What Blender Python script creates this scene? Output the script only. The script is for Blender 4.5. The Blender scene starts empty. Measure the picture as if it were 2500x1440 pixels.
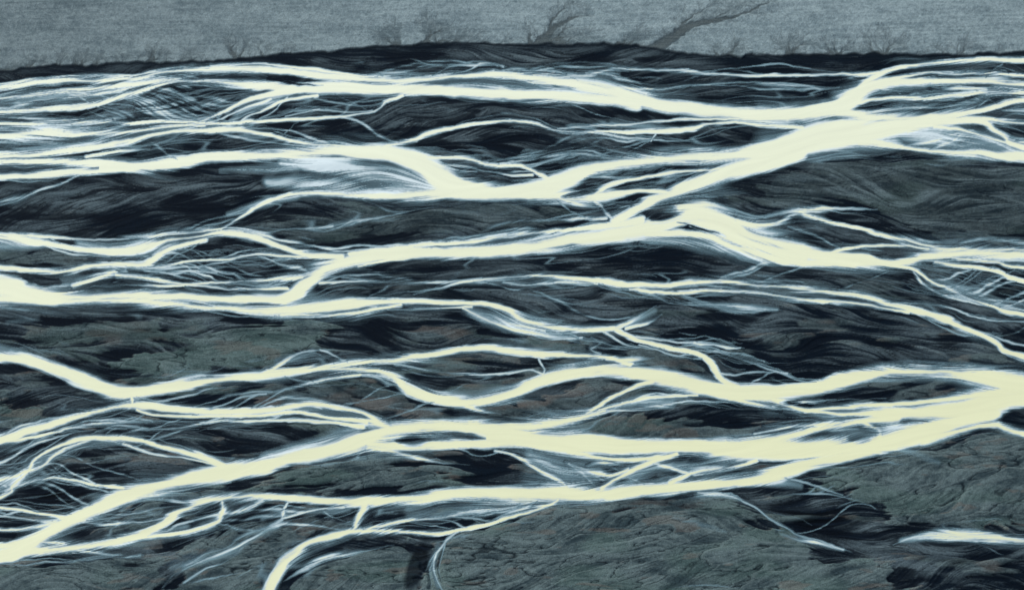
import bpy, math, numpy as np, random
rng=np.random.default_rng(7); random.seed(11)
# ------------------------------------------------------------------ plan grid of the valley floor
U0,U1,V0,V1=-200.,2700.,-130.,1570.
PITCH=1.5
NX=int((U1-U0)/PITCH)+1; NY=int((V1-V0)/PITCH)+1
us=np.linspace(U0,U1,NX,dtype=np.float32); vs=np.linspace(V0,V1,NY,dtype=np.float32)
U,V=np.meshgrid(us,vs)
def sstep(a,b,x):
    t=np.clip((x-a)/(b-a),0,1); return t*t*(3-2*t)
def noise2(wx,wy,oct=1):
    out=np.zeros((NY,NX),np.float32); amp=1.; tot=0
    for o in range(oct):
        cx=int((U1-U0)/wx)+3; cy=int((V1-V0)/wy)+3
        g=rng.standard_normal((cy,cx)).astype(np.float32)
        fx=np.linspace(0,cx-1.001,NX); fy=np.linspace(0,cy-1.001,NY)
        ix=fx.astype(int); iy=fy.astype(int); tx=(fx-ix); ty=(fy-iy)
        tx=(tx*tx*(3-2*tx)).astype(np.float32); ty=(ty*ty*(3-2*ty)).astype(np.float32)
        gx=g[:,ix]*(1-tx)+g[:,ix+1]*tx
        r=gx[iy]*(1-ty)[:,None]+gx[iy+1]*ty[:,None]
        out+=amp*r; tot+=amp*amp; amp*=.6; wx*=.5; wy*=.5
    return out/math.sqrt(tot)*1.4
def shear(a,k):
    j=((V+k*(U-1800)-V0)/PITCH).astype(np.int32)%(2*NY); j=np.where(j>=NY,2*NY-1-j,j)
    i=np.broadcast_to(np.arange(NX),(NY,NX)); return a[j,i]
def blur(a,rx,ry):
    for ax,r in ((1,rx),(0,ry)):
        if r<1: continue
        for _ in range(2):
            p=np.concatenate([np.repeat(a.take([0],ax),r+1,ax),a,np.repeat(a.take([-1],ax),r,ax)],ax)
            c=np.cumsum(p,ax,dtype=np.float64)
            n=a.shape[ax]
            a=((c.take(range(2*r+1,2*r+1+n),ax)-c.take(range(0,n),ax))/(2*r+1)).astype(np.float32)
    return a
def norm(a): 
    a=a-a.mean(); return a/(a.std()+1e-9)

# ------------------------------------------------------------------ channels : (river id, [(x,y,w)...])
R={}
def C(g,*p): R.setdefault(g,[]).append([p[i:i+3] for i in range(0,len(p),3)])
# A : uppermost braid
C('A',0,215,13,100,200,13,250,197,13,400,180,12,560,168,12,700,175,16,820,190,18,950,197,18,1100,190,14,1200,183,18,1300,192,20,1450,212,28,1550,240,34,1650,262,36,1800,278,36,1950,280,44,2040,268,46,2090,235,38,2140,208,26,2220,198,20,2350,202,20,2500,207,20)
C('A',0,240,9,120,225,9,260,212,11,340,205,12,450,199,10,560,203,14,700,215,26,850,215,32,1000,218,32,1150,225,26,1300,235,26,1450,240,26,1560,255,32)
C('A',0,275,10,120,265,13,230,255,14,330,226,13,400,207,8,480,196,5)
C('A',0,300,14,120,300,10,250,298,8,400,298,8,550,300,8,700,292,8,830,285,6,905,272,6,930,250,6,980,232,9)
C('A',480,300,4,555,268,8,610,240,14,680,226,20,760,214,16)
C('A',590,295,4,650,265,8,700,245,7,780,232,8)
C('A',520,296,3,600,262,5,660,240,6)
C('A',640,290,3,680,262,4,700,240,5)
C('A',520,162,6,600,158,5,720,165,7,820,180,8,900,190,8)
C('A',1075,160,3,1160,160,5,1240,163,4)
C('A',900,185,3,1000,172,4,1070,162,4)
C('A',1290,190,8,1360,190,6,1430,182,6,1500,168,5,1620,172,5,1750,182,5,1870,188,6,2000,182,5,2100,186,8,2150,180,8)
C('A',1480,210,6,1560,218,7,1650,210,5,1750,206,4,1850,204,3,1950,210,4,2060,220,4)
C('A',1180,200,6,1240,196,8,1320,205,6,1420,215,6)
C('A',2080,235,16,2140,190,14,2200,165,12,2300,155,10,2400,150,12,2500,148,14)
C('A',2150,200,12,2260,180,7,2370,183,7,2500,185,8)
C('A',2400,200,3,2418,180,3,2450,160,3)
C('A',2040,275,36,2140,290,26,2250,288,22,2350,277,16,2430,262,14,2500,245,16)
C('A',2060,262,10,2150,240,7,2250,240,8,2350,232,8,2500,228,10)
C('A',2090,285,8,2200,266,7,2300,262,5,2400,252,6)
C('A',2360,280,4,2385,260,4,2410,238,3)
C('A',2140,215,8,2220,222,5,2300,218,5,2400,222,6)
C('A',700,285,4,780,270,4,860,275,4,900,270,5)
C('A',150,222,4,240,228,4,330,214,5)
C('A',0,205,6,120,190,6,260,186,5,380,176,6)
# B : second river
C('B',2500,300,10,2400,292,16,2250,300,36,2120,322,64,2010,335,80,1900,365,56,1800,380,34,1700,386,26,1550,398,26,1450,412,36,1380,440,50,1320,462,50,1220,472,38,1130,462,50,1080,438,70,1030,405,60,960,380,40,880,372,36,780,372,34,650,380,22,500,387,26,380,402,32,250,414,26,100,428,20,0,432,17)
C('B',1950,365,60,1880,395,52,1780,420,44,1700,447,36,1630,478,32,1560,505,22,1500,540,20)
C('B',1640,470,14,1560,468,12,1450,476,26,1350,478,30,1250,480,26,1150,478,26,1070,474,32,980,478,18,860,478,10,740,474,9,680,486,9,620,512,8,560,550,5,520,572,6)
C('B',1460,466,10,1530,442,10,1620,425,7,1710,416,8,1800,408,16)
C('B',1330,470,20,1400,492,10,1460,506,7,1490,498,4)
C('B',1440,480,7,1470,505,5,1490,528,4,1520,545,5)
C('B',1320,540,4,1400,535,5,1480,530,5)
C('B',2500,362,18,2450,335,10,2400,300,14,2330,296,14)
C('B',2500,384,26,2400,376,18,2300,372,12,2200,358,12,2100,346,28,2000,350,30)
C('B',2500,350,6,2440,345,6,2350,318,7,2280,310,10)
C('B',0,386,17,120,376,15,250,355,17,350,336,16,450,322,15,560,316,16,640,327,11,720,345,9,800,354,8,880,362,10)
C('B',0,335,20,120,325,18,260,326,13,400,312,11,500,305,8)
C('B',0,396,15,150,396,16,300,402,15,420,400,14)
C('B',210,385,8,290,370,7,360,365,5)
C('B',930,362,7,1000,345,8,1050,325,10,1120,310,9,1200,300,8,1290,302,7,1350,315,5,1420,325,4,1500,332,4,1590,342,4,1700,348,3)
C('B',1400,328,4,1480,324,7,1580,322,10,1690,315,12,1720,306,6,1790,298,7,1880,305,9,1960,315,12)
C('B',1360,312,4,1480,308,5,1600,298,5,1700,292,7,1800,290,8)
C('B',1050,385,7,1130,388,9,1200,403,9,1270,402,7,1310,422,8,1340,440,14)
C('B',1220,398,4,1280,388,4,1350,378,3,1430,378,4,1500,388,4,1580,392,6)
C('B',1080,402,5,1160,415,6,1240,425,5,1300,428,7)
C('B',1110,425,4,1170,424,3)
C('B',0,500,3,60,482,4,100,462,5,150,450,4,200,430,4)
C('B',790,560,5,850,545,10,930,532,5,1060,508,3)
C('B',1590,345,3,1600,330,3)
# C : middle river
C('C',0,700,60,60,716,46,200,722,30,350,720,26,500,726,20,620,734,32,690,730,34,745,695,34,795,658,36,850,634,36,950,620,34,1100,620,32,1250,609,32,1350,594,38,1480,577,42,1600,552,46,1690,522,50,1740,532,48,1820,570,34,1900,592,26,2000,622,30,2100,635,34,2200,640,32,2280,622,32,2400,620,26,2500,622,20)
C('C',850,618,14,1000,602,10,1150,590,10,1280,573,10,1400,560,11,1500,548,16,1560,540,24)
C('C',0,580,20,100,592,14,200,610,12,280,614,22,350,608,22,400,588,14,480,580,11,560,570,18,630,580,22,680,602,18,740,622,16,830,626,22)
C('C',0,574,10,120,578,7,250,586,5,400,575,7,540,563,8)
C('C',600,565,4,640,572,6,700,592,5,780,605,4,860,612,5)
C('C',0,655,14,60,662,12,150,667,12,220,652,13,300,646,11,360,642,14,385,625,14,430,600,12,500,588,9)
C('C',300,660,14,400,650,8,480,635,7,560,632,6,640,626,5,700,628,8,740,626,8)
C('C',180,700,10,240,678,10,280,665,8)
C('C',260,690,8,400,698,7,520,690,6,640,683,6,740,680,10)
C('C',280,672,8,370,682,7,470,697,6,600,705,6,700,704,10)
C('C',380,668,4,480,662,4,580,668,3)
C('C',0,734,24,100,734,20,250,730,22,400,740,16,520,750,13,640,762,18,740,756,30,850,745,28,950,736,12,1080,738,13,1170,742,12,1230,758,18,1280,785,16,1360,801,11,1430,804,10,1500,802,10)
C('C',690,770,10,800,768,8,900,758,10,980,744,9)
C('C',880,742,6,960,756,4,1060,752,5,1150,748,7)
C('C',2100,642,16,2220,658,10,2290,698,7,2350,718,7,2420,748,8,2500,772,11)
C('C',2280,640,14,2360,654,10,2440,666,8,2500,690,10)
C('C',2230,668,5,2280,712,5,2370,737,4,2500,762,4)
C('C',2320,632,10,2420,642,8,2500,655,10)
C('C',1800,545,20,1880,550,12,1940,540,10)
C('C',1860,532,9,1950,514,11,2030,510,9,2110,510,10,2140,512,6)
C('C',1900,545,6,1930,525,6,1960,518,6)
C('C',1950,515,10,2020,540,10,2100,560,8,2180,580,10,2270,602,14,2370,612,14,2500,612,12)
C('C',1560,570,20,1660,570,18,1740,580,16,1800,602,20,1860,625,20,1960,640,18,2080,645,20)
C('C',1990,625,14,2080,606,9,2170,600,7,2260,607,12)
C('C',1660,505,24,1730,500,26,1790,520,16)
C('C',1700,540,30,1790,575,30,1880,608,30,1960,625,20)
C('C',870,650,8,960,634,8,1040,632,6)
# D : slim middle stream
C('D',1010,720,4,1060,705,6,1120,690,7,1220,682,6,1330,674,9,1430,685,12,1540,695,14,1650,695,12,1750,687,10,1850,696,10,2000,710,12,2130,730,12,2230,760,15,2350,798,13,2430,838,14,2500,872,16)
C('D',1530,705,6,1620,714,10,1750,711,7,1850,715,6,1980,730,10,2120,745,9,2220,764,8)
C('D',780,692,7,900,686,4,1050,690,4,1180,681,4)
C('D',1230,690,4,1300,700,3,1380,690,4,1460,697,5)
C('D',2300,782,4,2400,812,4,2500,842,5)
C('D',2120,735,4,2260,745,4,2380,772,4,2500,790,3)
C('D',1690,738,4,1780,747,9,1850,756,9,1910,758,4)
# E : diagonal connector
C('E',1500,802,10,1560,830,12,1640,849,13,1705,862,14,1738,890,16,1762,925,16,1800,945,20)
C('E',1500,802.5,10,1530,790,8,1560,770,6,1605,748,5)
C('E',1130,752,7,1190,782,9,1250,804,8,1330,818,7,1440,826,6)
C('E',1190,770,5,1260,795,6,1330,806,6)
C('E',1442,822,4,1466,838,5,1440,852,5,1466,866,5)
C('E',1560,822,5,1660,835,4,1760,840,3,1815,850,3)
C('E',1640,850,5,1740,858,3,1820,875,3,1870,885,2)
C('E',1745,905,4,1790,912,4,1850,911,3,1930,913,3)
C('E',1560,845,4,1650,868,4,1700,878,4)
C('E',1470,806,5,1540,845,4,1600,858,3)
C('E',1530,802,6,1580,790,5,1620,770,3)
# F : river through the lower middle
C('F',0,872,26,80,884,26,150,908,34,220,938,34,290,956,36,350,956,32,450,940,26,560,926,20,700,908,15,800,900,17,890,904,16,955,920,16,1005,952,24,1080,975,26,1150,980,18,1230,964,28,1320,930,34,1400,910,34,1500,904,34,1600,918,42,1700,940,44,1800,958,46,1900,960,42,1980,950,34,2060,928,34,2150,914,28,2250,908,24,2350,914,32,2450,930,50,2500,945,66)
C('F',650,906,8,750,896,7,850,888,9,950,880,14,1040,866,16,1120,853,14,1200,850,15,1300,862,15,1400,868,12,1480,874,12,1540,892,16)
C('F',600,920,8,660,904,8,700,880,6,740,862,4,800,854,4)
C('F',640,965,3,720,950,4,800,926,6,880,914,8)
C('F',960,890,5,1050,905,3,1180,915,4,1300,902,5,1330,925,6)
C('F',1130,985,10,1180,1000,6,1225,1008,4)
C('F',1320,870,4,1330,900,4,1310,925,6)
C('F',1480,880,8,1540,880,12,1600,878,5)
C('F',1600,930,16,1540,950,10,1490,970,10,1465,990,10,1430,1010,10,1400,1022,10)
C('F',1700,962,7,1600,970,6,1520,984,6,1460,1004,7,1400,1020,7)
C('F',1640,992,4,1560,1002,5,1480,1004,5,1430,1012,6)
C('F',1780,970,16,1860,990,10,1900,1000,5)
C('F',1880,975,14,1960,1004,10,2050,994,8,2200,984,12,2350,968,20,2450,960,40)
C('F',1960,1006,8,2080,1010,12,2190,1008,32,2330,1000,56,2430,980,60,2500,968,50)
C('F',1880,990,5,1960,985,5,2040,975,4)
C('F',2190,1020,30,2080,1030,10,1980,1040,8,1900,1050,5,1840,1062,6)
# G : big lower river
C('G',2420,1005,44,2330,1028,50,2230,1062,56,2120,1086,44,2000,1095,50,1900,1097,56,1800,1097,50,1700,1092,40,1600,1090,40,1500,1090,50,1400,1082,56,1300,1072,54,1200,1058,56,1100,1044,34,1000,1042,36,930,1055,44,870,1082,46,800,1102,40,700,1122,32,600,1144,42,500,1162,42,400,1184,38,300,1212,38,220,1248,34,140,1292,34,60,1336,42,0,1355,44)
C('G',2150,1070,30,2100,1030,16,2000,1050,14,1900,1068,20,1800,1085,24)
C('G',960,1046,30,860,1008,22,780,992,13,690,1000,13,590,1006,16,500,1008,16,420,1000,16,330,988,20,250,1000,13,150,1028,18,60,1056,20,0,1078,26)
C('G',320,968,6,318,985,12)
C('G',890,1030,16,800,1022,8,720,1014,8,620,1016,8,500,1020,8,380,1012,8,330,996,10)
C('G',1150,1040,30,1280,1044,34,1360,1030,26,1440,1012,16,1480,1004,8)
C('G',1350,1070,30,1240,1080,30,1140,1080,24,1060,1086,24,960,1085,28,900,1085,30)
C('G',1060,1085,10,1130,1095,6,1160,1112,4)
C('G',900,1092,14,980,1106,8,1060,1126,7,1150,1133,3)
C('G',0,1215,12,30,1190,9,80,1130,7,150,1090,9,220,1070,12,320,1072,14,400,1090,12,480,1112,15,560,1145,22)
C('G',0,1172,10,50,1150,8,100,1140,6,150,1104,6,200,1082,5,240,1070,6)
C('G',10,1205,6,60,1180,7,130,1165,6,220,1180,6,300,1195,9)
C('G',0,1130,5,60,1100,5,140,1068,6,230,1052,5)
C('G',0,1082,12,80,1068,8,180,1045,6,280,1030,6,380,1030,5)
C('G',300,1045,4,400,1050,4,520,1035,5,650,1028,5,780,1032,6,880,1045,12)
C('G',230,1250,5,170,1262,9,100,1255,7,0,1240,9)
C('G',0,1294,7,60,1292,6,120,1280,6,190,1268,8)
C('G',0,1262,4,80,1272,4,150,1275,5)
C('G',300,1082,5,380,1108,4,450,1118,5,540,1140,8)
# H : lowest river
C('H',2250,1072,36,2330,1054,20,2420,1038,16,2500,1058,16)
C('H',2180,1080,44,2100,1105,30,2000,1128,32,1900,1158,36,1800,1176,24,1700,1186,30,1600,1196,26,1500,1204,30,1400,1206,40,1300,1206,42,1200,1205,38,1100,1206,28,1000,1216,20,900,1222,24,800,1222,20,700,1215,18,600,1212,14,520,1222,15,450,1245,19,400,1278,19,340,1308,18,260,1325,19,160,1340,18,60,1352,24,0,1368,24)
C('H',1640,1180,12,1700,1152,6,1790,1138,7,1850,1125,12)
C('H',1470,1192,12,1530,1155,12,1600,1125,12,1650,1110,12)
C('H',1390,1100,20,1470,1120,10,1560,1122,12,1640,1112,10)
C('H',1380,1128,6,1430,1150,8,1490,1160,8,1530,1145,6)
C('H',1210,1100,5,1290,1130,7,1340,1160,7,1380,1185,6,1400,1200,6)
C('H',1430,1140,6,1460,1130,8,1520,1135,6)
C('H',1700,1202,8,1780,1208,6,1840,1235,4,1890,1275,3,1960,1308,4,2060,1345,3)
C('H',1900,1306,3,1960,1320,8,2030,1338,6,2080,1350,3)
C('H',895,1225,18,878,1258,15,868,1290,12)
C('H',1360,1218,14,1310,1242,12,1240,1264,10,1140,1288,11,1070,1304,9,1000,1300,8,900,1296,12,820,1308,18,750,1330,20,700,1368,24,672,1410,28,655,1450,28,645,1490,24)
C('H',690,1420,14,740,1390,15,800,1362,9,880,1348,6,960,1332,4)
C('H',1120,1296,6,1090,1318,6,1060,1350,5,1055,1385,4,1066,1415,4,1084,1445,3)
C('H',1075,1330,3,1045,1365,3,1035,1395,2)
C('H',1085,1325,3,1075,1360,3,1070,1390,2,1080,1420,2)
C('H',1062,1350,3,1045,1390,3,1052,1425,2,1050,1440,2)
C('H',890,1292,7,980,1272,7,1060,1262,5,1150,1250,5,1260,1232,6,1320,1216,8)
C('H',690,1270,4,640,1300,4,600,1328,5,540,1350,5,480,1376,5,420,1405,4,402,1432,3)
C('H',590,1345,4,540,1378,4,500,1392,4,450,1420,3)
C('H',600,1393,3,540,1410,3,440,1425,3)
C('H',660,1288,3,600,1310,4,560,1335,3,500,1352,3,450,1385,3)
C('H',545,1225,11,538,1265,10,500,1290,10,400,1306,9,320,1318,10)
C('H',640,1225,6,560,1255,6,500,1262,5,430,1285,6)
C('H',330,1218,6,450,1196,4,560,1175,3)
C('H',395,1218,4,470,1230,3)
C('H',150,1338,8,260,1355,6,350,1358,3)
C('H',700,1225,4,690,1265,4,760,1245,4,840,1235,5)
C('H',0,1330,16,80,1325,10,150,1330,8)
C('H',2180,1328,3,2240,1308,18,2340,1304,24,2430,1312,18,2500,1322,11)
C('H',1905,1168,3,1990,1188,4,2060,1208,3)
C('H',1890,1210,4,2020,1206,5,2100,1225,4,2150,1245,3)
C('H',1620,1440,3,1700,1428,4,1800,1436,3)
WASH={(2180,1328):.74,(1890,1210):.6,(790,560):.75,(1690,738):.6,(1620,1440):.5,(1905,1168):.7,(690,1270):.75,(590,1345):.7,(600,1393):.7,(1075,1330):.7,(1900,1306):.7,(1700,1202):.7,(1120,1296):.8,(1500,802.5):.8,(1085,1325):.7,(1062,1350):.6,(660,1288):.6,(2400,200):.6,(2360,280):.7}
# dark lens shaped sand islands inside the water: x,y,half-length,half-height,tilt
ISL=[(1252,213,42,7,0),(2175,957,145,17,-.01),(1010,1073,48,17,.02),(1120,1064,60,7,.08),(100,688,42,13,.12),(2180,622,58,12,0),(2260,215,100,9,-.03),(2250,252,110,7,-.03),
 (1640,596,95,12,.05),(1420,470,45,8,-.2),(1560,450,70,10,-.15),(2105,1060,48,16,-.2),(720,202,60,4,.1),(1580,1145,20,5,-.4),(1200,415,60,5,.1),(530,225,110,15,-.02),(980,645,80,5,-.08),(1460,943,40,9,-.2),
 (1620,525,46,11,-.2),(840,1010,60,8,.2),(2060,1020,60,5,-.1),(1930,985,30,5,.1),(2280,330,60,5,.1),(1720,560,60,4,.3),(300,390,50,4,0),(640,745,50,4,0),(120,245,70,4,-.1),(150,412,80,3,0),(120,350,60,3,-.1)]
# shallow milky sheets: points with width, strength
HZ=[([(690,396,24),(820,412,70),(940,440,110),(1060,460,84)],1.3),([(650,448,34),(800,450,70),(950,470,50)],1.0),([(540,420,14),(680,412,32),(800,400,30)],.8),
 ([(0,330,110),(140,330,80),(280,330,56),(420,318,28)],.8),([(0,240,50),(150,235,34),(300,220,20)],.55),([(0,400,60),(160,400,44),(330,398,24)],.65),
 ([(2140,318,30),(2300,335,72),(2420,352,76),(2500,368,54)],1.15),([(1560,585,20),(1680,595,40),(1820,615,50),(1960,635,40)],.85),
 ([(1780,580,60),(1900,610,60),(2020,630,40)],.8),([(200,600,30),(330,610,50),(420,600,30)],.8),([(1140,755,20),(1210,785,44),(1300,808,20)],.9),
 ([(560,300,10),(620,255,40),(700,232,36)],.6),([(640,725,70),(780,740,60),(920,740,30)],.7),([(1290,1110,30),(1370,1150,50),(1450,1160,40)],.65),
 ([(640,1120,26),(760,1090,44),(860,1060,50)],.9),([(1540,1160,50),(1620,1140,36),(1750,1145,20)],.6),([(1000,1250,30),(1130,1250,30),(1280,1235,30)],.5),
 ([(1880,355,100),(2045,350,100),(2180,345,60)],.85),([(1640,985,24),(1560,985,44),(1480,998,20)],.6),([(2000,1010,50),(2120,1000,50)],.6),([(2000,1040,24),(2110,1060,50),(2180,1040,50)],.5),
 ([(420,1385,24),(500,1365,44),(600,1335,26),(680,1290,16)],.55),([(0,1190,44),(60,1150,40),(140,1110,30)],.6),([(1065,1330,16),(1050,1380,26),(1070,1435,14)],.55),
 ([(0,600,40),(120,596,30)],.6),([(1010,215,60),(1200,210,44),(1400,228,40)],.5),([(2060,240,60),(2140,215,44),(2260,210,30)],.6),([(450,1290,24),(380,1305,24),(280,1330,24)],.5),
 ([(810,555,30),(880,540,18)],.5),([(1690,740,8),(1780,748,20),(1900,756,8)],.6),([(2200,1318,14),(2300,1304,44),(2440,1312,30),(2500,1320,26)],.6),([(1910,1312,8),(1970,1322,20),(2060,1345,6)],.5),
 ([(60,1140,30),(200,1085,30),(330,1075,20)],.5),([(1850,1170,30),(1950,1190,14)],.5),([(2180,1100,8),(2230,1112,22),(2290,1133,6)],.6),([(680,885,20),(760,862,16)],.5),([(2300,690,30),(2420,740,40),(2500,765,40)],.4),
 ([(1500,300,20),(1640,318,20),(1720,308,16)],.5),([(560,525,16),(640,500,26),(720,480,20)],.6),([(1540,790,20),(1600,762,18)],.5),([(340,990,30),(560,1010,30),(820,1010,40),(900,1040,50)],.5),([(1480,560,60),(1300,590,50),(1000,615,40)],.4),
 ([(640,1270,12),(700,1250,20),(850,1245,20)],.35),([(1650,1268,4),(1700,1285,12),(1770,1305,4)],.45),([(1700,1205,20),(1800,1215,14)],.45),([(20,790,10),(90,775,16)],.3),([(1100,690,16),(1400,690,20),(1700,700,20)],.3)]
BANK=[(-400,180),(0,176),(100,166),(250,159),(400,154),(560,150),(620,143),(760,131),(900,119),(1040,108),(1100,105),(1250,110),(1400,112),(1560,113),(1640,128),(1720,139),(1800,139),(2000,134),(2200,135),(2350,138),(2500,130),(2900,128)]
BARS=[[(1080,1330),(1200,1290),(1340,1245),(1600,1225),(1780,1225),(1870,1290),(1960,1345),(2080,1372),(2180,1390),(2260,1440),(2500,1470),(2800,1600),(1040,1600),(1030,1440)],
 [(1960,1195),(2060,1150),(2150,1100),(2260,1090),(2350,1070),(2420,1050),(2500,1068),(2800,1080),(2800,1290),(2500,1300),(2350,1282),(2200,1290),(2140,1240),(2040,1200)],
 [(620,1190),(700,1155),(820,1125),(930,1112),(1040,1140),(1160,1150),(1220,1175),(1080,1192),(980,1200),(850,1205),(740,1200)],
 [(250,885),(380,862),(520,825),(640,790),(760,785),(870,800),(760,850),(690,875),(640,895),(500,915),(380,925),(290,905)],
 [(60,800),(200,780),(420,790),(420,825),(260,845),(80,835)],
 [(700,1600),(710,1440),(780,1378),(900,1350),(1010,1325),(1010,1400),(980,1600)],
 [(420,1330),(560,1290),(700,1290),(760,1300),(690,1350),(640,1420),(600,1600),(380,1600),(420,1420),(520,1350)],
 [(-300,1385),(0,1385),(160,1370),(400,1365),(390,1440),(380,1600),(-300,1600)],
 [(-300,970),(0,970),(100,985),(110,1005),(50,1030),(0,1045),(-300,1080)],
 [(300,1245),(380,1215),(520,1190),(620,1192),(520,1212),(430,1235),(370,1285),(280,1300),(200,1310)],
 [(1780,485),(1900,430),(2060,395),(2200,400),(2500,402),(2800,400),(2800,590),(2500,595),(2280,580),(2150,540),(2080,495),(1900,500)],
 [(1290,1062),(1430,1030),(1560,1018),(1720,1030),(1840,1040),(1840,1068),(1700,1075),(1480,1075)],
 [(650,545),(800,515),(1060,505),(1340,505),(1420,525),(1300,560),(1100,575),(900,590),(800,600),(690,580)],
 [(-200,610),(60,612),(230,625),(200,650),(0,642)],
 [(1250,835),(1420,832),(1430,858),(1330,856),(1260,845)],
 [(1560,862),(1690,872),(1730,905),(1640,902),(1580,888)],
 [(600,958),(760,935),(900,925),(990,960),(1000,1000),(860,990),(740,985),(640,985)],
 [(1010,890),(1120,875),(1280,875),(1310,895),(1180,908),(1060,902)],
 [(1210,1010),(1330,975),(1440,955),(1480,965),(1430,992),(1330,1015)],
 [(-200,820),(120,850),(250,862),(240,900),(150,880),(-200,860)],
 [(940,800),(1120,790),(1260,830),(1120,838),(980,835)]]
BSTR=[1,1,.95,1,.6,.95,.95,.9,1,.95,.42,.8,.41,.6,.8,.6,.5,.6,.5,.5,.42]

# ------------------------------------------------------------------ flow directions
def spline(p,step=14):
    p=[tuple(map(float,q)) for q in p]
    out=[]
    P=[tuple(2*a-b for a,b in zip(p[0],p[1]))]+p+[tuple(2*a-b for a,b in zip(p[-1],p[-2]))]
    for i in range(1,len(P)-2):
        p0,p1,p2,p3=map(np.array,(P[i-1],P[i],P[i+1],P[i+2]))
        n=max(2,int(np.hypot(*(p2-p1)[:2])/step))
        for k in range(n):
            t=k/n
            out.append(.5*((2*p1)+(-p0+p2)*t+(2*p0-5*p1+4*p2-p3)*t*t+(-p0+3*p1-3*p2+p3)*t**3))
    out.append(np.array(p[-1])); return np.array(out)
def extend(p):
    p=list(p)
    for end in (0,-1):
        q=p[end]; r=p[1 if end==0 else -2]
        if q[0]<=5 or q[0]>=2495:
            ex=-330 if q[0]<=5 else 2830
            s=(q[1]-r[1])/(q[0]-r[0]+1e-6)*.5
            s=max(-.25,min(.25,s))
            n=(ex,q[1]+s*(ex-q[0]),q[2])
            p=[n]+p if end==0 else p+[n]
    return p
chan=[]
for g in R:
    for p in R[g]:
        chan.append((g,spline(extend(p)),p))
pts=[];tan=[];own=[]
for ci,(g,s,_) in enumerate(chan):
    d=np.diff(s[:,:2],axis=0); l=np.hypot(d[:,0],d[:,1])+1e-6; d=d/l[:,None]
    sg=np.where(d[:,0]<0,-1,1)[:,None]; d=d*sg
    m=(s[:-1,:2]+s[1:,:2])/2
    pts.append(np.c_[m,s[:-1,2]]); tan.append(d); own+= [ci]*len(m)
pts=np.concatenate(pts); tan=np.concatenate(tan); own=np.array(own)
CG=24.; gx=np.arange(U0,U1+CG,CG); gy=np.arange(V0,V1+CG,CG)
FX=np.zeros((len(gy),len(gx))); FY=FX.copy()
for j,yy in enumerate(gy):
    dx=gx[:,None]-pts[None,:,0]; dy=(yy-pts[:,1])[None,:]
    w=(4+np.maximum(pts[:,2],3))[None,:]/(dx*dx*.5+dy*dy*1.6+250.)**1.5
    FX[j]=(w*tan[None,:,0]).sum(1)+1.5e-5; FY[j]=(w*tan[None,:,1]).sum(1)
L=np.hypot(FX,FY); FX/=L; FY/=L
def up(g):
    fx=(us-U0)/CG; fy=(vs-V0)/CG; ix=np.clip(fx.astype(int),0,len(gx)-2); iy=np.clip(fy.astype(int),0,len(gy)-2)
    tx=(fx-ix)[None,:]; ty=(fy-iy)[:,None]; g=g.astype(np.float32)
    a=g[iy][:,ix]*(1-tx)+g[iy][:,ix+1]*tx; b=g[iy+1][:,ix]*(1-tx)+g[iy+1][:,ix+1]*tx
    return (a*(1-ty)+b*ty).astype(np.float32)
bank0=np.tile(np.interp(us,[b[0] for b in BANK],[b[1] for b in BANK]).astype(np.float32),(NY,1))
below=sstep(-25,25,V-bank0)
ang=np.arctan2(up(FY),up(FX))
ang=ang*(.25+.75*below)
angw=ang+(.10*noise2(170,60,2)+.05*noise2(50,22,1))*(.25+.75*below)
LR=sstep(1000,1400,U)*sstep(1225,1300,V)+sstep(1980,2150,U)*sstep(1080,1150,V); LR=np.clip(LR,0,1)
anglb=ang+(.22*noise2(220,60,2)+.12*noise2(80,30,2))*(.15+.85*below)-.28*LR+LR*.25*noise2(160,60,1)
def lic(src,n,step,an):
    fxr=np.cos(an).astype(np.float32).ravel(); fyr=np.sin(an).astype(np.float32).ravel()
    src=src.ravel(); acc=src.copy(); 
    gx0=np.tile(np.arange(NX,dtype=np.float32),NY); gy0=np.repeat(np.arange(NY,dtype=np.float32),NX)
    for sgn in (1,-1):
        x=gx0.copy(); y=gy0.copy(); idx=np.arange(NX*NY)
        for k in range(n):
            x+=sgn*step*fxr[idx]; y+=sgn*step*fyr[idx]
            ix=np.clip(x+.5,0,NX-1).astype(np.int32); iy=np.clip(y+.5,0,NY-1).astype(np.int32)
            idx=iy*NX+ix
            w=.5+.5*math.cos(math.pi*(k+1)/(n+1)); acc+=w*src[idx]
    return norm(acc.reshape(NY,NX))
W=rng.standard_normal((NY,NX)).astype(np.float32)
lf=lic(blur(W,1,0),22,1.8,angw)                                  # fine streaks
lm=lic(blur(rng.standard_normal((NY,NX)).astype(np.float32),3,2),22,3.4,angw) # medium streaks
lc=lic(noise2(60,26,2),16,5.,angw)                                # broad streaks
bf=lic(blur(rng.standard_normal((NY,NX)).astype(np.float32),1,0),24,2.4,anglb)
bm=lic(blur(rng.standard_normal((NY,NX)).astype(np.float32),3,1),24,3.4,anglb)
bc=lic(noise2(46,14,4),14,4.,anglb)
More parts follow.
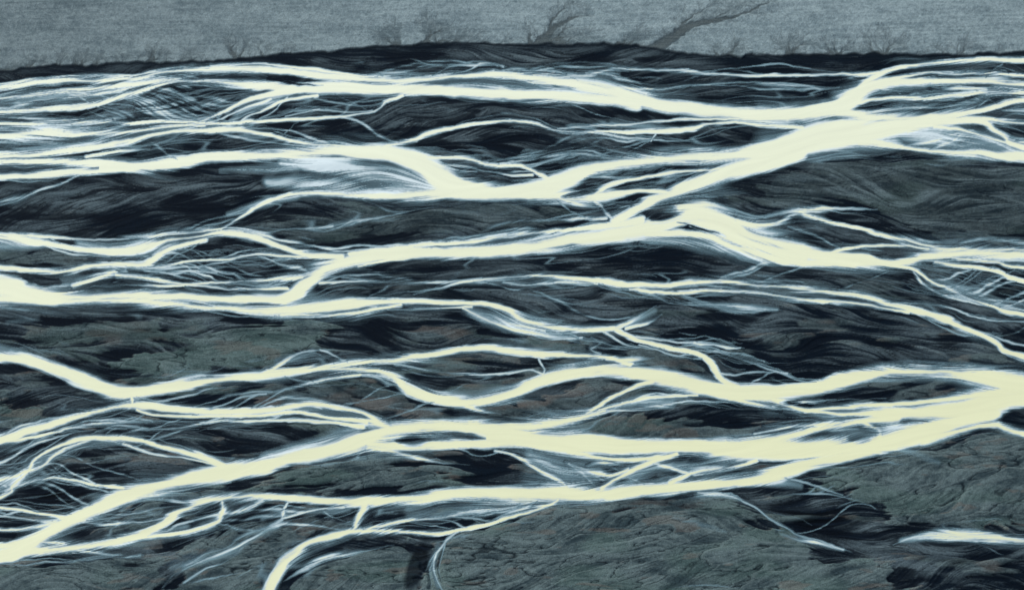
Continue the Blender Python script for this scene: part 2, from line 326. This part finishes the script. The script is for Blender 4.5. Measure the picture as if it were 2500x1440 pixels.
# ------------------------------------------------------------------ distance fields
wy=1.6*noise2(110,50,2)+.6*noise2(24,12,2); wx=3*noise2(80,34,1)
UW=U+wx; VW=V+wy
def box(x0,x1,y0,y1,pad):
    i0=max(0,int((x0-pad-U0)/PITCH)); i1=min(NX,int((x1+pad-U0)/PITCH)+2)
    j0=max(0,int((y0-pad-V0)/PITCH)); j1=min(NY,int((y1+pad-V0)/PITCH)+2)
    return slice(j0,max(j0,j1)),slice(i0,max(i0,i1))
def segd(a,b,pad,UU=None,VV=None):
    UU=UW if UU is None else UU; VV=VW if VV is None else VV
    s=box(min(a[0],b[0]),max(a[0],b[0]),min(a[1],b[1]),max(a[1],b[1]),pad)
    x=UU[s]-a[0]; y=VV[s]-a[1]; dx=b[0]-a[0]; dy=b[1]-a[1]
    t=np.clip((x*dx+y*dy)/(dx*dx+dy*dy+1e-9),0,1)
    return s,np.hypot(x-t*dx,y-t*dy),t
S=np.full((NY,NX),-9.,np.float32); SD=np.full((NY,NX),-60.,np.float32); GID=np.zeros((NY,NX),np.int8); RW=np.full((NY,NX),2.,np.float32)
AM=np.ones((NY,NX),np.float32)
names=list(R.keys())
def free_end(ci,e):
    if e[0]<=5 or e[0]>=2495 or e[1]>1440: return False
    m=own!=ci
    dd=np.hypot(pts[m,0]-e[0],pts[m,1]-e[1])-pts[m,2]/2
    return dd.min()>7
def paint(s,gi,am,f0,f1):
    n=len(s); s=s.copy(); s[:,2]*=np.where(s[:,2]>28,1.0,1.08)
    tp=np.ones(n)
    if f0: tp*=np.clip((np.arange(n)+.5)/min(9,n*.5),0,1)**.9
    if f1: tp*=np.clip((n-np.arange(n)-.5)/min(9,n*.5),0,1)**.9
    for k in range(n-1):
        a,b=s[k],s[k+1]
        rm=max(a[2],b[2])/2
        sl,d,t=segd(a,b,rm+40)
        if d.size==0: continue
        tt=tp[k]*(1-t)+tp[k+1]*t
        r=np.maximum(.5,(a[2]*(1-t)+b[2]*t)/2*tt)
        sd=r-d; soft=np.clip(.32*r+1.4,1.7,6.5)
        q=sd/soft
        m=q>S[sl]; S[sl]=np.where(m,q,S[sl]); GID[sl]=np.where(m,gi,GID[sl]); SD[sl]=np.where(m,sd,SD[sl]); RW[sl]=np.where(m,r,RW[sl])
        AM[sl]=np.where(m,np.clip(.42+r*.14,0,1)*am*(.35+.65*tt),AM[sl])
for ci,(g,s,p0) in enumerate(chan):
    paint(s,names.index(g),WASH.get(tuple(p0[0][:2]),1.),free_end(ci,s[0]),free_end(ci,s[-1]))
# ---- connectors: thin side channels that leave one channel and rejoin another
dens=[(300,240,420,70,4.6),(120,340,300,60,1.6),(600,270,220,50,2.6),(2280,220,240,70,5.0),(2300,340,220,50,2.6),(1250,200,300,30,2.2),(1250,400,250,40,2.4),(1500,460,250,50,2.4),(1000,440,200,50,.6),
 (450,640,350,60,4.0),(1600,590,300,50,1.6),(1900,600,250,50,1.6),(2350,690,200,60,3.0),(1250,790,200,40,1.6),(1650,850,200,40,2.4),(800,870,250,40,1.1),(1600,980,200,40,2.4),(2050,1010,150,40,2.0),(100,1140,200,90,2.4),(500,1040,350,50,2.0),
 (760,1110,200,40,1.0),(1400,1140,200,50,2.4),(1650,1150,200,40,1.6),(100,1270,150,40,1.6),(450,1290,200,40,1.0),(1050,1260,250,40,1.2),(700,730,250,40,1.2),(1500,700,600,50,1.4)]
def samp(a,x,y):
    i=int(min(max((x-U0)/PITCH,0),NX-1)); j=int(min(max((y-V0)/PITCH,0),NY-1)); return float(a[j,i])
sgnf=noise2(260,110,1)
inb=(pts[:,0]>-150)&(pts[:,0]<2650)&~((pts[:,1]>1300)&(pts[:,0]>380))
PP=pts[inb]; TT=tan[inb]; OO=own[inb]
wts=np.full(len(PP),.12)
for (x,y,sx,sy,k) in dens: wts+=k*np.exp(-((PP[:,0]-x)/(sx*.7))**2-((PP[:,1]-y)/(sy*.8))**2)
wts/=wts.sum()
made=0
for i in rng.choice(len(PP),6000,p=wts):
    if made>=640: break
    p=PP[i]; ddx=PP[:,0]-p[0]; ddy=PP[:,1]-p[1]
    L0=random.choice((50,70,100,150,220,300))
    slope=TT[i][1]/max(.2,TT[i][0]); rel_=ddy-slope*ddx*.6
    sg=1 if samp(sgnf,p[0],p[1])>0 else -1
    c=np.where((ddx>L0*.6)&(ddx<L0*1.3)&(np.abs(ddy)>4)&(np.abs(ddy)<min(60,L0*.30))&(OO!=OO[i])&(rel_*sg>0))[0]
    if random.random()<.4: c=np.where((ddx>L0*.6)&(ddx<L0*1.3)&(np.abs(ddy)<L0*.25)&(OO==OO[i]))[0]
    if len(c)==0: continue
    j=random.choice(list(c)); q=PP[j]
    bow=random.uniform(.2,1)*sg*L0*.10
    t=np.linspace(0,1,max(5,int((q[0]-p[0])/13)))
    l=(q[0]-p[0])*.42
    P0=p[:2];P1=p[:2]+TT[i]*l+np.array([0,bow]);P2=q[:2]-TT[j]*l+np.array([0,bow]);P3=q[:2]
    cur=((1-t)**3)[:,None]*P0+(3*(1-t)**2*t)[:,None]*P1+(3*(1-t)*t*t)[:,None]*P2+(t**3)[:,None]*P3
    cur[:,1]+=np.sin(t*math.pi)*2.2*np.sin(t*random.uniform(8,18)+i)
    dry=[samp(SD,x,y)<-2 for x,y in cur]
    if np.mean(dry)<.4 or min(cur[:,1]-np.interp(cur[:,0],[b[0] for b in BANK],[b[1] for b in BANK]))<22: continue
    w0=random.choice((.8,1.1,1.5,2.,2.8,4.)); ww=w0*(1+.3*np.sin(t*9+i))
    paint(np.c_[cur,ww],int(samp(GID,p[0],p[1])),random.uniform(.6,1),False,False); made+=1
for (x,y,hl,hh,t) in ISL:
    s=box(x-hl,x+hl,y-hl*.3-hh,y+hl*.3+hh,14)
    X=(UW[s]-x)*math.cos(t)+(VW[s]-y)*math.sin(t); Y=-(UW[s]-x)*math.sin(t)+(VW[s]-y)*math.cos(t)
    e=(np.abs(Y)-hh*np.clip(1-(X/hl)**2,-1,1)); k=np.abs(X)<hl*1.15
    S[s]=np.minimum(S[s],np.where(k,e/3.,9)); SD[s]=np.minimum(SD[s],np.where(k,e,99)); RW[s]=np.where(k&(e<6),np.minimum(RW[s],5),RW[s])
soft_reg=sstep(-.6,1.3,noise2(220,60,2)+.5*sstep(900,300,V)*sstep(900,200,U)+.4*sstep(1800,2300,U)*sstep(500,300,V)+.4*np.exp(-((U-1700)/400)**2-((V-570)/90)**2)-.35*sstep(700,1100,V))
jit=(.13+.85*soft_reg)
q=S+jit*(.6*lm+.4*lf)*sstep(3.,0.,S)
core=sstep(-.65,1.1,q/(1+1.2*soft_reg))*AM
streak=sstep(-.9,1.5,.7*lm+.55*lf+.5*lc)
fl=(.8+np.clip(RW,1,24)*.40)*(.2+1.6*soft_reg)
feather=.72*np.exp(np.minimum(SD+1,0)/fl)*(.12+.88*streak)*AM*(SD>-38)
al=1-(1-core)*(1-np.clip(feather,0,.85))
hz=np.zeros_like(al)
for p,st in HZ:
    s=spline(extend(p),20)
    for k in range(len(s)-1):
        a,b=s[k],s[k+1]; rm=max(a[2],b[2])/2
        sl,d,t=segd(a,b,rm+20)
        if d.size==0: continue
        r=np.maximum((a[2]*(1-t)+b[2]*t)/2+4,2)
        v=st*sstep(1.,.0,d/r); hz[sl]=np.maximum(hz[sl],v)
hz=hz*(.40+.55*sstep(-1.2,1.5,.5*lm+.55*lf+.6*lc))
patch=sstep(.3,1.3,noise2(190,60,2))*sstep(-9,-3.,S)
rill=np.exp(-(lc*8)**2)*.35
al=1-(1-al)*(1-np.clip(hz,0,.86)*sstep(-9,-1,S+6*(hz>.5)).clip(.6,1))*(1-np.clip(rill*patch,0,.7))
ULR=sstep(750,250,U)*sstep(470,430,V)
al=al*(1-ULR*.5*sstep(.5,-1.1,.6*lf+.6*lm)*sstep(8,1,SD))
# ------------------------------------------------------------------ hair thin threads
TH=np.zeros((NY,NX),np.float32)
thr=[]
def grow(x,y,drift,length,w,st,cur,dirn=None):
    p=[(x,y)]; n=max(3,int(length/9)); dirn=dirn or (1 if random.random()<.5 else -1)
    for k in range(n):
        a=samp(ang,x,y)+(drift*math.cos(math.pi*k/n)+cur*math.sin(k*.55+x*.02))
        x+=dirn*9*math.cos(a); y+=dirn*9*math.sin(a); p.append((x,y))
    for k in range(len(p)-1):
        e=math.sin(math.pi*min(.98,(k+.8)/len(p)))**.8
        thr.append((p[k],p[k+1],w*(.4+.6*e),st*(.15+.85*e)))
cnt=0
for i in range(9000):
    if random.random()<.85:
        dd=random.choices(dens,[d[4]*d[2]**.5 for d in dens])[0]; x=random.gauss(dd[0],dd[2]*.5); y=random.gauss(dd[1],dd[3]*.5)
    else: x=random.uniform(-150,2650); y=random.uniform(190,1300)
    sd=samp(SD,x,y)
    if sd>0 or sd<-20 or samp(bank0,x,100)>y-22 or y>1310: continue
    cnt+=1
    if cnt>850: break
    sg=1 if samp(sgnf,x,y)>0 else -1
    if random.random()<.3:
        dr=sg*random.uniform(.12,.3); L0=random.uniform(25,60); dn=1 if samp(sgnf,x+400,y)>0 else -1
        for k in range(random.randint(4,8)):
            grow(x+k*random.uniform(4,8),y+random.uniform(-1.5,1.5),dr*(1+.10*k),L0*random.uniform(.7,1.1),random.uniform(.2,.8),random.uniform(.15,.45),.04,dn)
    else:
        grow(x,y,sg*random.uniform(.03,.22),random.uniform(50,200),random.choice((.3,.5,.8,1.1)),random.uniform(.2,.55),random.uniform(0,.12))
for a,b,w,st in thr:
    s,d,t=segd(a,b,w/2+4)
    if d.size==0: continue
    TH[s]=np.maximum(TH[s],st*sstep(w/2+1.6,w/2-1.0,d))
al=1-(1-al)*(1-TH*(.75+.25*sstep(-1,1,lm)))
# plain above the bank
bank=bank0
bd=bank+1.6*noise2(26,400,2)-V       # >0 : on the plain
al*=sstep(0,-10,bd)
al=np.clip(al,0,1)
# ------------------------------------------------------------------ bars
BF=np.full((NY,NX),-60.,np.float32); BI=np.full((NY,NX),-1,np.int16); BS=np.full((NY,NX),.8,np.float32)
wb=noise2(70,26,3)
UB=U+14*noise2(90,40,2); VB=V+6*wb
for i,p in enumerate(BARS):
    P=np.array(p,float); s=box(P[:,0].min(),P[:,0].max(),P[:,1].min(),P[:,1].max(),40)
    x=UB[s];y=VB[s]; d=np.full(x.shape,99.,np.float32); ins=np.zeros(x.shape,bool)
    for k in range(len(P)):
        a=P[k];b=P[(k+1)%len(P)]; dx,dy=b-a
        t=np.clip(((x-a[0])*dx+(y-a[1])*dy)/(dx*dx+dy*dy+1e-9),0,1)
        d=np.minimum(d,np.hypot(x-a[0]-t*dx,y-a[1]-t*dy))
        c=((a[1]>y)!=(b[1]>y))&(x<dx*(y-a[1])/(dy if abs(dy)>1e-9 else 1e-9)+a[0]); ins^=c
    sd=np.where(ins,d,-d); m=sd>BF[s]; BF[s]=np.where(m,sd,BF[s]); BI[s]=np.where(m&(sd>0),i,BI[s]); BS[s]=np.where(m,BSTR[i],BS[s])
lower=sstep(500,1000,V)
bar=sstep(-2,5,BF+7*bc+4*bm)
scat=sstep(.9,1.5,noise2(150,24,3)+.4*bc)*sstep(560,900,V)*.6
bar=np.maximum(bar*BS,scat)
# ------------------------------------------------------------------ gullies eating into the plain
gl=[]
def tree(x,y,a,l,w,dep,spread,curl):
    n=6
    for k in range(n):
        a+=random.uniform(-.34,.34)+curl/n
        nx=x+math.cos(a)*l/n; ny=y-math.sin(a)*l/n*.8
        w2=w*(1-.15*k)
        gl.append((x,y,nx,ny,w2,dep)); x,y=nx,ny
        if dep>0 and k>=1 and random.random()<.85:
            sg=random.choice((-1,1))
            tree(x,y,a+sg*random.uniform(.25,.7)*spread,l*random.uniform(.35,.65),w*.38,dep-1,spread,-sg*.3)
    if dep>0:
        for sg in (-1,1): tree(x,y,a+sg*random.uniform(.12,.4)*spread,l*random.uniform(.5,.8),w*.38,dep-1,spread,-.25)
bx=np.array([b[0] for b in BANK]);by=np.array([b[1] for b in BANK])
def byy(x): return float(np.interp(x,bx,by))
for (x,a,l,w,dep,n,sp) in [(8,1.2,26,7,2,3,1),(35,1.2,16,4,2,2,1),(68,1.1,26,9,2,4,1.1),(105,1.0,18,4,2,2,1),(140,1.1,26,6,2,3,1),(178,1.3,26,8,2,4,1),(205,1.2,28,7,2,3,1),(232,1.3,26,7,2,3,1),(265,1.,16,4,2,2,1),(300,1.0,18,4,2,3,1),(335,1.0,16,4,2,2,1),(368,1.0,32,13,2,5,1),(400,1.1,18,4,2,2,1),(440,1.2,24,6,2,3,1),(465,1.0,26,5,2,3,1),(500,1,14,3,1,2,1),
   (580,1.75,44,13,2,3,.6),(612,1.2,20,4,2,2,1),(640,1.2,26,5,2,3,1),(665,1.1,26,5,2,3,1),(700,.9,22,4,2,2,1),(760,1,14,3,1,2,1),(840,1,12,3,1,2,1),(920,1.6,18,5,2,3,1),(975,2.5,40,10,2,6,.9),(1040,1.0,46,13,2,8,1.2),(1060,.7,50,8,2,4,1.),(1110,.9,32,5,2,4,1),(1150,.9,24,4,2,3,1),(1215,1.0,20,4,2,2,1),(1320,.95,46,20,2,7,1.1),(1300,1.5,34,14,2,4,1),(1350,.6,60,10,2,4,1),(1390,.9,28,4,2,3,1),(1450,1,16,3,1,2,1),(1510,.7,40,10,2,5,1),(1540,.9,36,7,2,4,1),
   (1765,.6,36,11,2,5,1),(1745,1.4,22,6,2,3,1),(1850,1,12,3,1,2,1),(1930,2.1,36,11,2,5,1),(1935,.9,36,10,2,5,1),(2030,2.2,34,7,2,3,1),(2045,1.1,34,9,2,4,1),(2100,1.3,16,4,1,2,1),(2155,2.3,42,10,2,5,1),(2160,.9,40,10,2,5,1),(2240,1,16,3,1,2,1),(2340,.8,36,9,2,5,1),(2310,1.6,22,5,2,3,1),(2430,1,16,4,2,2,1)]:
    for k in range(n): tree(x+random.uniform(-8,8)*(n>1),byy(x)+2,a+random.uniform(-.65,.65),l*random.uniform(.7,1.1),w/ (1+.4*k),dep,sp,-.3)
for k,(p,w0,w1) in enumerate([([(1600,122),(1640,95),(1690,66),(1750,52),(1810,40),(1880,12)],30,4),([(1640,95),(1680,50),(1730,20),(1760,0)],7,1.5),([(1320,108),(1345,80),(1385,50),(1440,40)],24,2),([(1690,66),(1760,40),(1830,8)],6,1.5),([(1340,84),(1350,50),(1380,20),(1400,5)],7,1.5)]):
    q=spline([(a,b,0) for a,b in p],12)
    for i in range(len(q)-1):
        t=i/len(q); w=w0*(1-t)**1.9+w1
        gl.append((q[i][0],q[i][1],q[i+1][0],q[i+1][1],w,2))
        for _ in range(3):
            if random.random()<.7: tree(q[i][0],q[i][1],random.choice((.9,.2,1.3,.4)),random.uniform(16,44),2.,1,1,-.2)
GM=np.zeros((NY,NX),np.float32); GT=np.zeros((NY,NX),np.float32)
UG=U+1.8*noise2(14,10,2); VG=V+1.2*noise2(14,8,2)
for (x0,y0,x1,y1,wa,_) in gl:
    s,d,t=segd((x0,y0),(x1,y1),wa/2+6,UG,VG)
    if d.size==0: continue
    r=wa/2; k=.36+.42*min(1,wa/5.)
    GM[s]=np.maximum(GM[s],k*sstep(r+1.9,max(r-1.4,-.5),d)); 
    if wa>3: GT[s]=np.maximum(GT[s],sstep(r,r*.3,d)*min(1,wa/6))
onp=sstep(-1,2,bd); GM*=onp; GT*=onp
# ------------------------------------------------------------------ colours (linear albedo)
def L3(r,g,b,k=1.12):
    c=np.array([r,g,b],float)/255; c=np.where(c<=.04045,c/12.92,((c+.055)/1.055)**2.4); return (c/k).astype(np.float32)
def mix(a,b,t): return a*(1-t[...,None])+b*t[...,None]
z=np.zeros((NY,NX,3),np.float32)
big=noise2(300,80,3); mid=noise2(130,20,3)
grain=.6*noise2(6,4,2)+.5*noise2(14,7,2)
f0=.42*bc+.50*bm+.42*bf+.45*mid+.5*big+.10*grain
t=sstep(-1.0,2.1,f0)
col=mix(z+L3(7,19,30),z+L3(80,95,101),t)
dark=sstep(.1,.7,-bc*.7-.5*mid+.3*bm)*.8
col=mix(col,z+L3(6,15,25),dark)
fiss=np.exp(-((bm-.4*bc)*6)**2)
col=mix(col,z+L3(4,11,18),fiss*.8*sstep(-.8,.6,mid+.4*bc))
paleline=np.exp(-((bm*.7+.5*bf-1.5)*4)**2)  # thin pale flow-aligned lines, the sand's own colour
col=mix(col,z+L3(112,127,130),paleline*.5*sstep(-.3,1.2,mid+big*.5))
col=mix(col,z+L3(7,18,28),sstep(-7,-1,S)*.55)
# bars
n1=noise2(280,44,4)*(1-LR)+(shear(noise2(300,54,4),.30)+.35*noise2(90,40,2))*LR+.10*bc
vein=sstep(.10,.0,np.abs(n1))
n2=noise2(150,34,3)*(1-LR)+(shear(noise2(170,36,3),.22)+.3*noise2(70,30,2))*LR
vein=np.maximum(vein,.8*sstep(.09,0,np.abs(n2+.10*bc))*sstep(-.8,.4,mid))
crs=np.exp(-((bm-.5*bc)*5)**2)*sstep(.0,.9,-n1)
bt=sstep(-1.9,1.9,.32*bf+.35*bm+.45*bc+.40*grain+.45*noise2(60,20,3))
bcol=mix(z+L3(50,65,70),z+L3(99,116,117),bt)
green=sstep(.2,1.6,noise2(200,60,2)+.8*np.exp(-((U-500)/300)**2-((V-860)/60)**2))*.35
bcol=mix(bcol,z+L3(84,108,101),green)
bcol=mix(bcol,z+L3(114,130,130),sstep(.12,.3,n1)*sstep(.6,.3,n1)*.35)
brown=sstep(1.3,2.0,noise2(90,20,3)+.4*bm)*lower*.45
bcol=mix(bcol,z+L3(104,99,92),brown)
bcol=mix(bcol,z+L3(9,20,28),np.clip(vein*.85+crs*.55,0,.9))
col=mix(col,bcol,bar*.94)
edge=np.exp(-((bar-.45)/.2)**2)*(bar<.9)
col=mix(col,z+L3(118,107,98),edge*.35*lower*sstep(.1,1.2,noise2(100,30,2)))
blk=sstep(1.1,.3,np.hypot((U-1985)/165,(V-1262-.2*(U-1985))/42)+.22*bc)
blk=np.maximum(blk,.6*sstep(1,.3,np.hypot((U-2240)/200,(V-1362-.1*(U-2240))/16+.2*bc)))
blk=np.maximum(blk,1.1*sstep(1,.5,np.hypot((V-1385)/85,(U-1018+.3*(V-1385))/30)))
blk=np.maximum(blk,sstep(1,.3,np.hypot((U-770)/90,(V-1352+.45*(U-770))/22)))
blk=np.maximum(blk,sstep(1,.3,np.hypot((U-660)/130,(V-1262)/22)))
blk=np.maximum(blk,sstep(1,.3,np.hypot((U-130)/130,(V-1212)/30)))
col=mix(col,(z+L3(8,17,26))*(1+.6*bm.clip(-1,2))[...,None],np.clip(blk,0,1)*.88)
# plain
pt=sstep(-2.4,2.4,.08*lf+.5*noise2(6,5,2)+.35*noise2(24,12,3)+.5*noise2(160,30,3))
pc=mix(z+L3(106,123,128),z+L3(140,157,160),pt)
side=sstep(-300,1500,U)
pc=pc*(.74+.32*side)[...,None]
pv=sstep(.05,0,np.abs(noise2(190,26,4)))*.45*sstep(0,1,noise2(200,50,2))
pc=mix(pc,z+L3(76,90,94),pv)
pc=mix(pc,z+L3(32,43,49),GM*.92)
pc=mix(pc,z+L3(86,96,97),GT*.75*sstep(-1.4,1.0,lf+.5))
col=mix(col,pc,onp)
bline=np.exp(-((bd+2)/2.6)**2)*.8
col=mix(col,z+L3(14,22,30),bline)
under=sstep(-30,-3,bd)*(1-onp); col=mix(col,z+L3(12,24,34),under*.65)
col*=(1+.13*W[...,None]).clip(.55,1.5)
# water colour
rel=SD/np.clip(RW,7,30)
thick=sstep(-.02,.38,rel+.10*lm)*sstep(.75,1,al)
yreg=np.clip(.14+.8*sstep(150,1150,V)+.15*(U-1250)/1250,0,1)
wcol=mix(z+L3(226,239,240,1.06),z+L3(240,244,218,1.06),thick)
wcol=mix(wcol,z+L3(228,229,184,1.06),thick*yreg*.85)
thin=sstep(1.0,.4,al)
wcol=mix(wcol,z+L3(138,182,196,1.10),thin*.9)
wcol*=(1+((.05*lm+.03*lf)*(1-.75*thick))[...,None]).clip(.8,1.06)
# ------------------------------------------------------------------ world positions
H=700.; th=math.radians(38); FOV=math.radians(30); f=1250/math.tan(FOV/2)
def world(Ux,Vx):
    x=(Ux-1250)/f; y=(720-Vx)/f
    tt=H/(math.sin(th)-y*math.cos(th))
    return x*tt, tt*(math.cos(th)+y*math.sin(th))
X,Y=world(U.astype(np.float64),V.astype(np.float64))
dryness=1-sstep(-6,2,S)
Z=.5*(.8+.3*mid+.45*bc*(1-.3*bar))+.8*bar*(1-.9*np.clip(vein,0,1))+.25*bar*n1.clip(-1,1)
Z=blur(Z.astype(np.float32),1,1)*dryness+(.13*bm+.06*bf)*dryness*(1-.45*np.clip(bar,0,1))
Z=Z+onp*(1.2+.08*noise2(12,6,2))-blur(GM,1,1)*.8*onp
Z=np.maximum(Z,-.3)
WZ=blur(np.maximum(Z,0),2,2)+.12
WZ=np.maximum(WZ,Z+.05)
def ring(a):
    return np.pad(a,((1,1),(1,1))+((0,0),)*(a.ndim-2),mode='edge')
Xr=ring(X);Yr=ring(Y)
Xr[:,0]=-14000; Xr[:,-1]=14000; Yr[0,:]=26000; Yr[-1,:]=-6000
Zr=ring(Z);WZr=ring(WZ);colr=ring(col);wcolr=ring(wcol);alr=ring(al);bdr=ring(bd);BIr=ring(BI);BARr=ring(bar);Gr=ring(GID)
ny,nx=Xr.shape
ii=np.arange(nx*ny).reshape(ny,nx)
quads=np.stack([ii[1:,:-1],ii[1:,1:],ii[:-1,1:],ii[:-1,:-1]],-1)   # ccw seen from above
def q4(a): return (a[1:,:-1]+a[1:,1:]+a[:-1,1:]+a[:-1,:-1])/4
def build(name,mask,Zz,color,alpha,mat,label,cat):
    q=quads[mask]; 
    if len(q)<50: return
    uq,inv=np.unique(q.ravel(),return_inverse=True)
    me=bpy.data.meshes.new(name)
    co=np.stack([Xr.ravel()[uq],Yr.ravel()[uq],Zz.ravel()[uq]],-1).astype(np.float32)
    me.vertices.add(len(uq)); me.vertices.foreach_set('co',co.ravel())
    me.loops.add(len(inv.ravel())); me.loops.foreach_set('vertex_index',inv.astype(np.int32).ravel())
    me.polygons.add(len(q)); me.polygons.foreach_set('loop_start',np.arange(0,4*len(q),4,dtype=np.int32))
    me.polygons.foreach_set('loop_total',np.full(len(q),4,np.int32))
    me.polygons.foreach_set('use_smooth',np.ones(len(q),bool))
    me.update(calc_edges=True)
    ca=me.color_attributes.new('tint','FLOAT_COLOR','POINT')
    c=np.concatenate([color.reshape(-1,3)[uq],np.ones((len(uq),1))],1).astype(np.float32)
    ca.data.foreach_set('color',c.ravel())
    if alpha is not None:
        at=me.attributes.new('depth','FLOAT','POINT'); at.data.foreach_set('value',alpha.ravel()[uq].astype(np.float32))
    me.materials.append(mat)
    o=bpy.data.objects.new(name,me); bpy.context.scene.collection.objects.link(o)
    o['kind']='structure'; o['label']=label; o['category']=cat
    return o
# ------------------------------------------------------------------ materials
def earth(name,rough,amt,bump,sc_):
    m=bpy.data.materials.new(name); m.use_nodes=True; n=m.node_tree.nodes; l=m.node_tree.links
    b=n['Principled BSDF']; b.inputs['Roughness'].default_value=rough; b.inputs['Specular IOR Level'].default_value=.04
    a=n.new('ShaderNodeAttribute'); a.attribute_name='tint'
    tc=n.new('ShaderNodeTexCoord'); mp=n.new('ShaderNodeMapping'); mp.inputs['Scale'].default_value=sc_
    l.new(tc.outputs['Object'],mp.inputs['Vector'])
    nz=n.new('ShaderNodeTexNoise'); nz.inputs['Scale'].default_value=1.1; nz.inputs['Detail'].default_value=5; nz.inputs['Roughness'].default_value=.8
    l.new(mp.outputs[0],nz.inputs['Vector'])
    mr=n.new('ShaderNodeMapRange'); mr.inputs['From Min'].default_value=.3; mr.inputs['From Max'].default_value=.7
    mr.inputs['To Min'].default_value=1-amt; mr.inputs['To Max'].default_value=1+amt; l.new(nz.outputs['Fac'],mr.inputs['Value'])
    mx=n.new('ShaderNodeVectorMath'); mx.operation='SCALE'; l.new(a.outputs['Color'],mx.inputs[0]); l.new(mr.outputs[0],mx.inputs['Scale'])
    l.new(mx.outputs[0],b.inputs['Base Color'])
    bp=n.new('ShaderNodeBump'); bp.inputs['Strength'].default_value=bump; bp.inputs['Distance'].default_value=.6
    l.new(nz.outputs['Fac'],bp.inputs['Height']); l.new(bp.outputs[0],b.inputs['Normal'])
    return m
mbed=earth('black_volcanic_sand',.8,.30,.4,(.8,.8,1)); mbar=earth('mossy_gravel',.95,.32,.5,(1.3,.7,1)); mmud=earth('grey_silt',.95,.20,.4,(1.3,.55,1))
mw=bpy.data.materials.new('glacial_milk_water'); mw.use_nodes=True; n=mw.node_tree.nodes; l=mw.node_tree.links
b=n['Principled BSDF']; b.inputs['Roughness'].default_value=.45; b.inputs['Specular IOR Level'].default_value=.2
a=n.new('ShaderNodeAttribute'); a.attribute_name='tint'; l.new(a.outputs['Color'],b.inputs['Base Color'])
d=n.new('ShaderNodeAttribute'); d.attribute_name='depth'; l.new(d.outputs['Fac'],b.inputs['Alpha'])
tc=n.new('ShaderNodeTexCoord'); nz=n.new('ShaderNodeTexNoise'); nz.inputs['Scale'].default_value=.5; nz.inputs['Detail'].default_value=4
l.new(tc.outputs['Object'],nz.inputs['Vector']); bp=n.new('ShaderNodeBump'); bp.inputs['Strength'].default_value=.12; bp.inputs['Distance'].default_value=.3
l.new(nz.outputs['Fac'],bp.inputs['Height']); l.new(bp.outputs[0],b.inputs['Normal'])

fb=q4(bdr)>0; fbar=(q4(BARr)>.38)&(BIr[:-1,:-1]>=0)&~fb
build('mudflat',fb,Zr,colr,None,mmud,'smooth grey silt plain cut by small branching gullies','mudflat')
for i in range(len(BARS)):
    build('gravel_bar',fbar&(BIr[:-1,:-1]==i),Zr,colr,None,mbar,'low grey green gravel bar between milky river channels','gravel bar')
build('ground',~fb&~fbar,Zr,colr,None,mbed,'dark streaked volcanic sand of a braided river bed','ground')
wm=q4(alr)>.015
lab={'A':'thin white braided channels beside the grey silt plain','B':'wide cream river spreading into milky fans','C':'cream river splitting around dark sand islands','D':'slim pale stream crossing dark sand',
 'E':'small cream connecting stream between two rivers','F':'cream river looping around grey gravel bars','G':'broad yellowish river with many joining side channels','H':'yellowish river with a curved loop and thin side streams'}
for gi,g in enumerate(names):
    build('river',wm&(Gr[:-1,:-1]==gi),WZr,wcolr,alr,mw,lab[g],'river')
# ------------------------------------------------------------------ camera, light
cd=bpy.data.cameras.new('camera'); cam=bpy.data.objects.new('camera',cd); bpy.context.scene.collection.objects.link(cam)
cam.location=(0,0,H); cam.rotation_euler=(math.pi/2-th,0,0); cd.sensor_fit='HORIZONTAL'; cd.angle=FOV; cd.clip_end=60000; cd.clip_start=1
bpy.context.scene.camera=cam
el,az=math.radians(48),math.radians(-50)
w=bpy.data.worlds.new('World'); bpy.context.scene.world=w; w.use_nodes=True; n=w.node_tree.nodes; l=w.node_tree.links
sk=n.new('ShaderNodeTexSky'); sk.sky_type='NISHITA'; sk.sun_disc=False; sk.sun_elevation=el; sk.sun_rotation=az
bg=n['Background']; bg.inputs['Strength'].default_value=.1; l.new(sk.outputs[0],bg.inputs['Color'])
sd_=bpy.data.lights.new('sun','SUN'); sd_.energy=3.3; sd_.angle=math.radians(8); sd_.color=(1,.97,.89)
so=bpy.data.objects.new('sun',sd_); bpy.context.scene.collection.objects.link(so)
so.rotation_euler=(math.pi/2-el,0,-az+math.pi)
sc=bpy.context.scene; sc.view_settings.view_transform='Standard'; sc.view_settings.look='None'; sc.view_settings.exposure=0
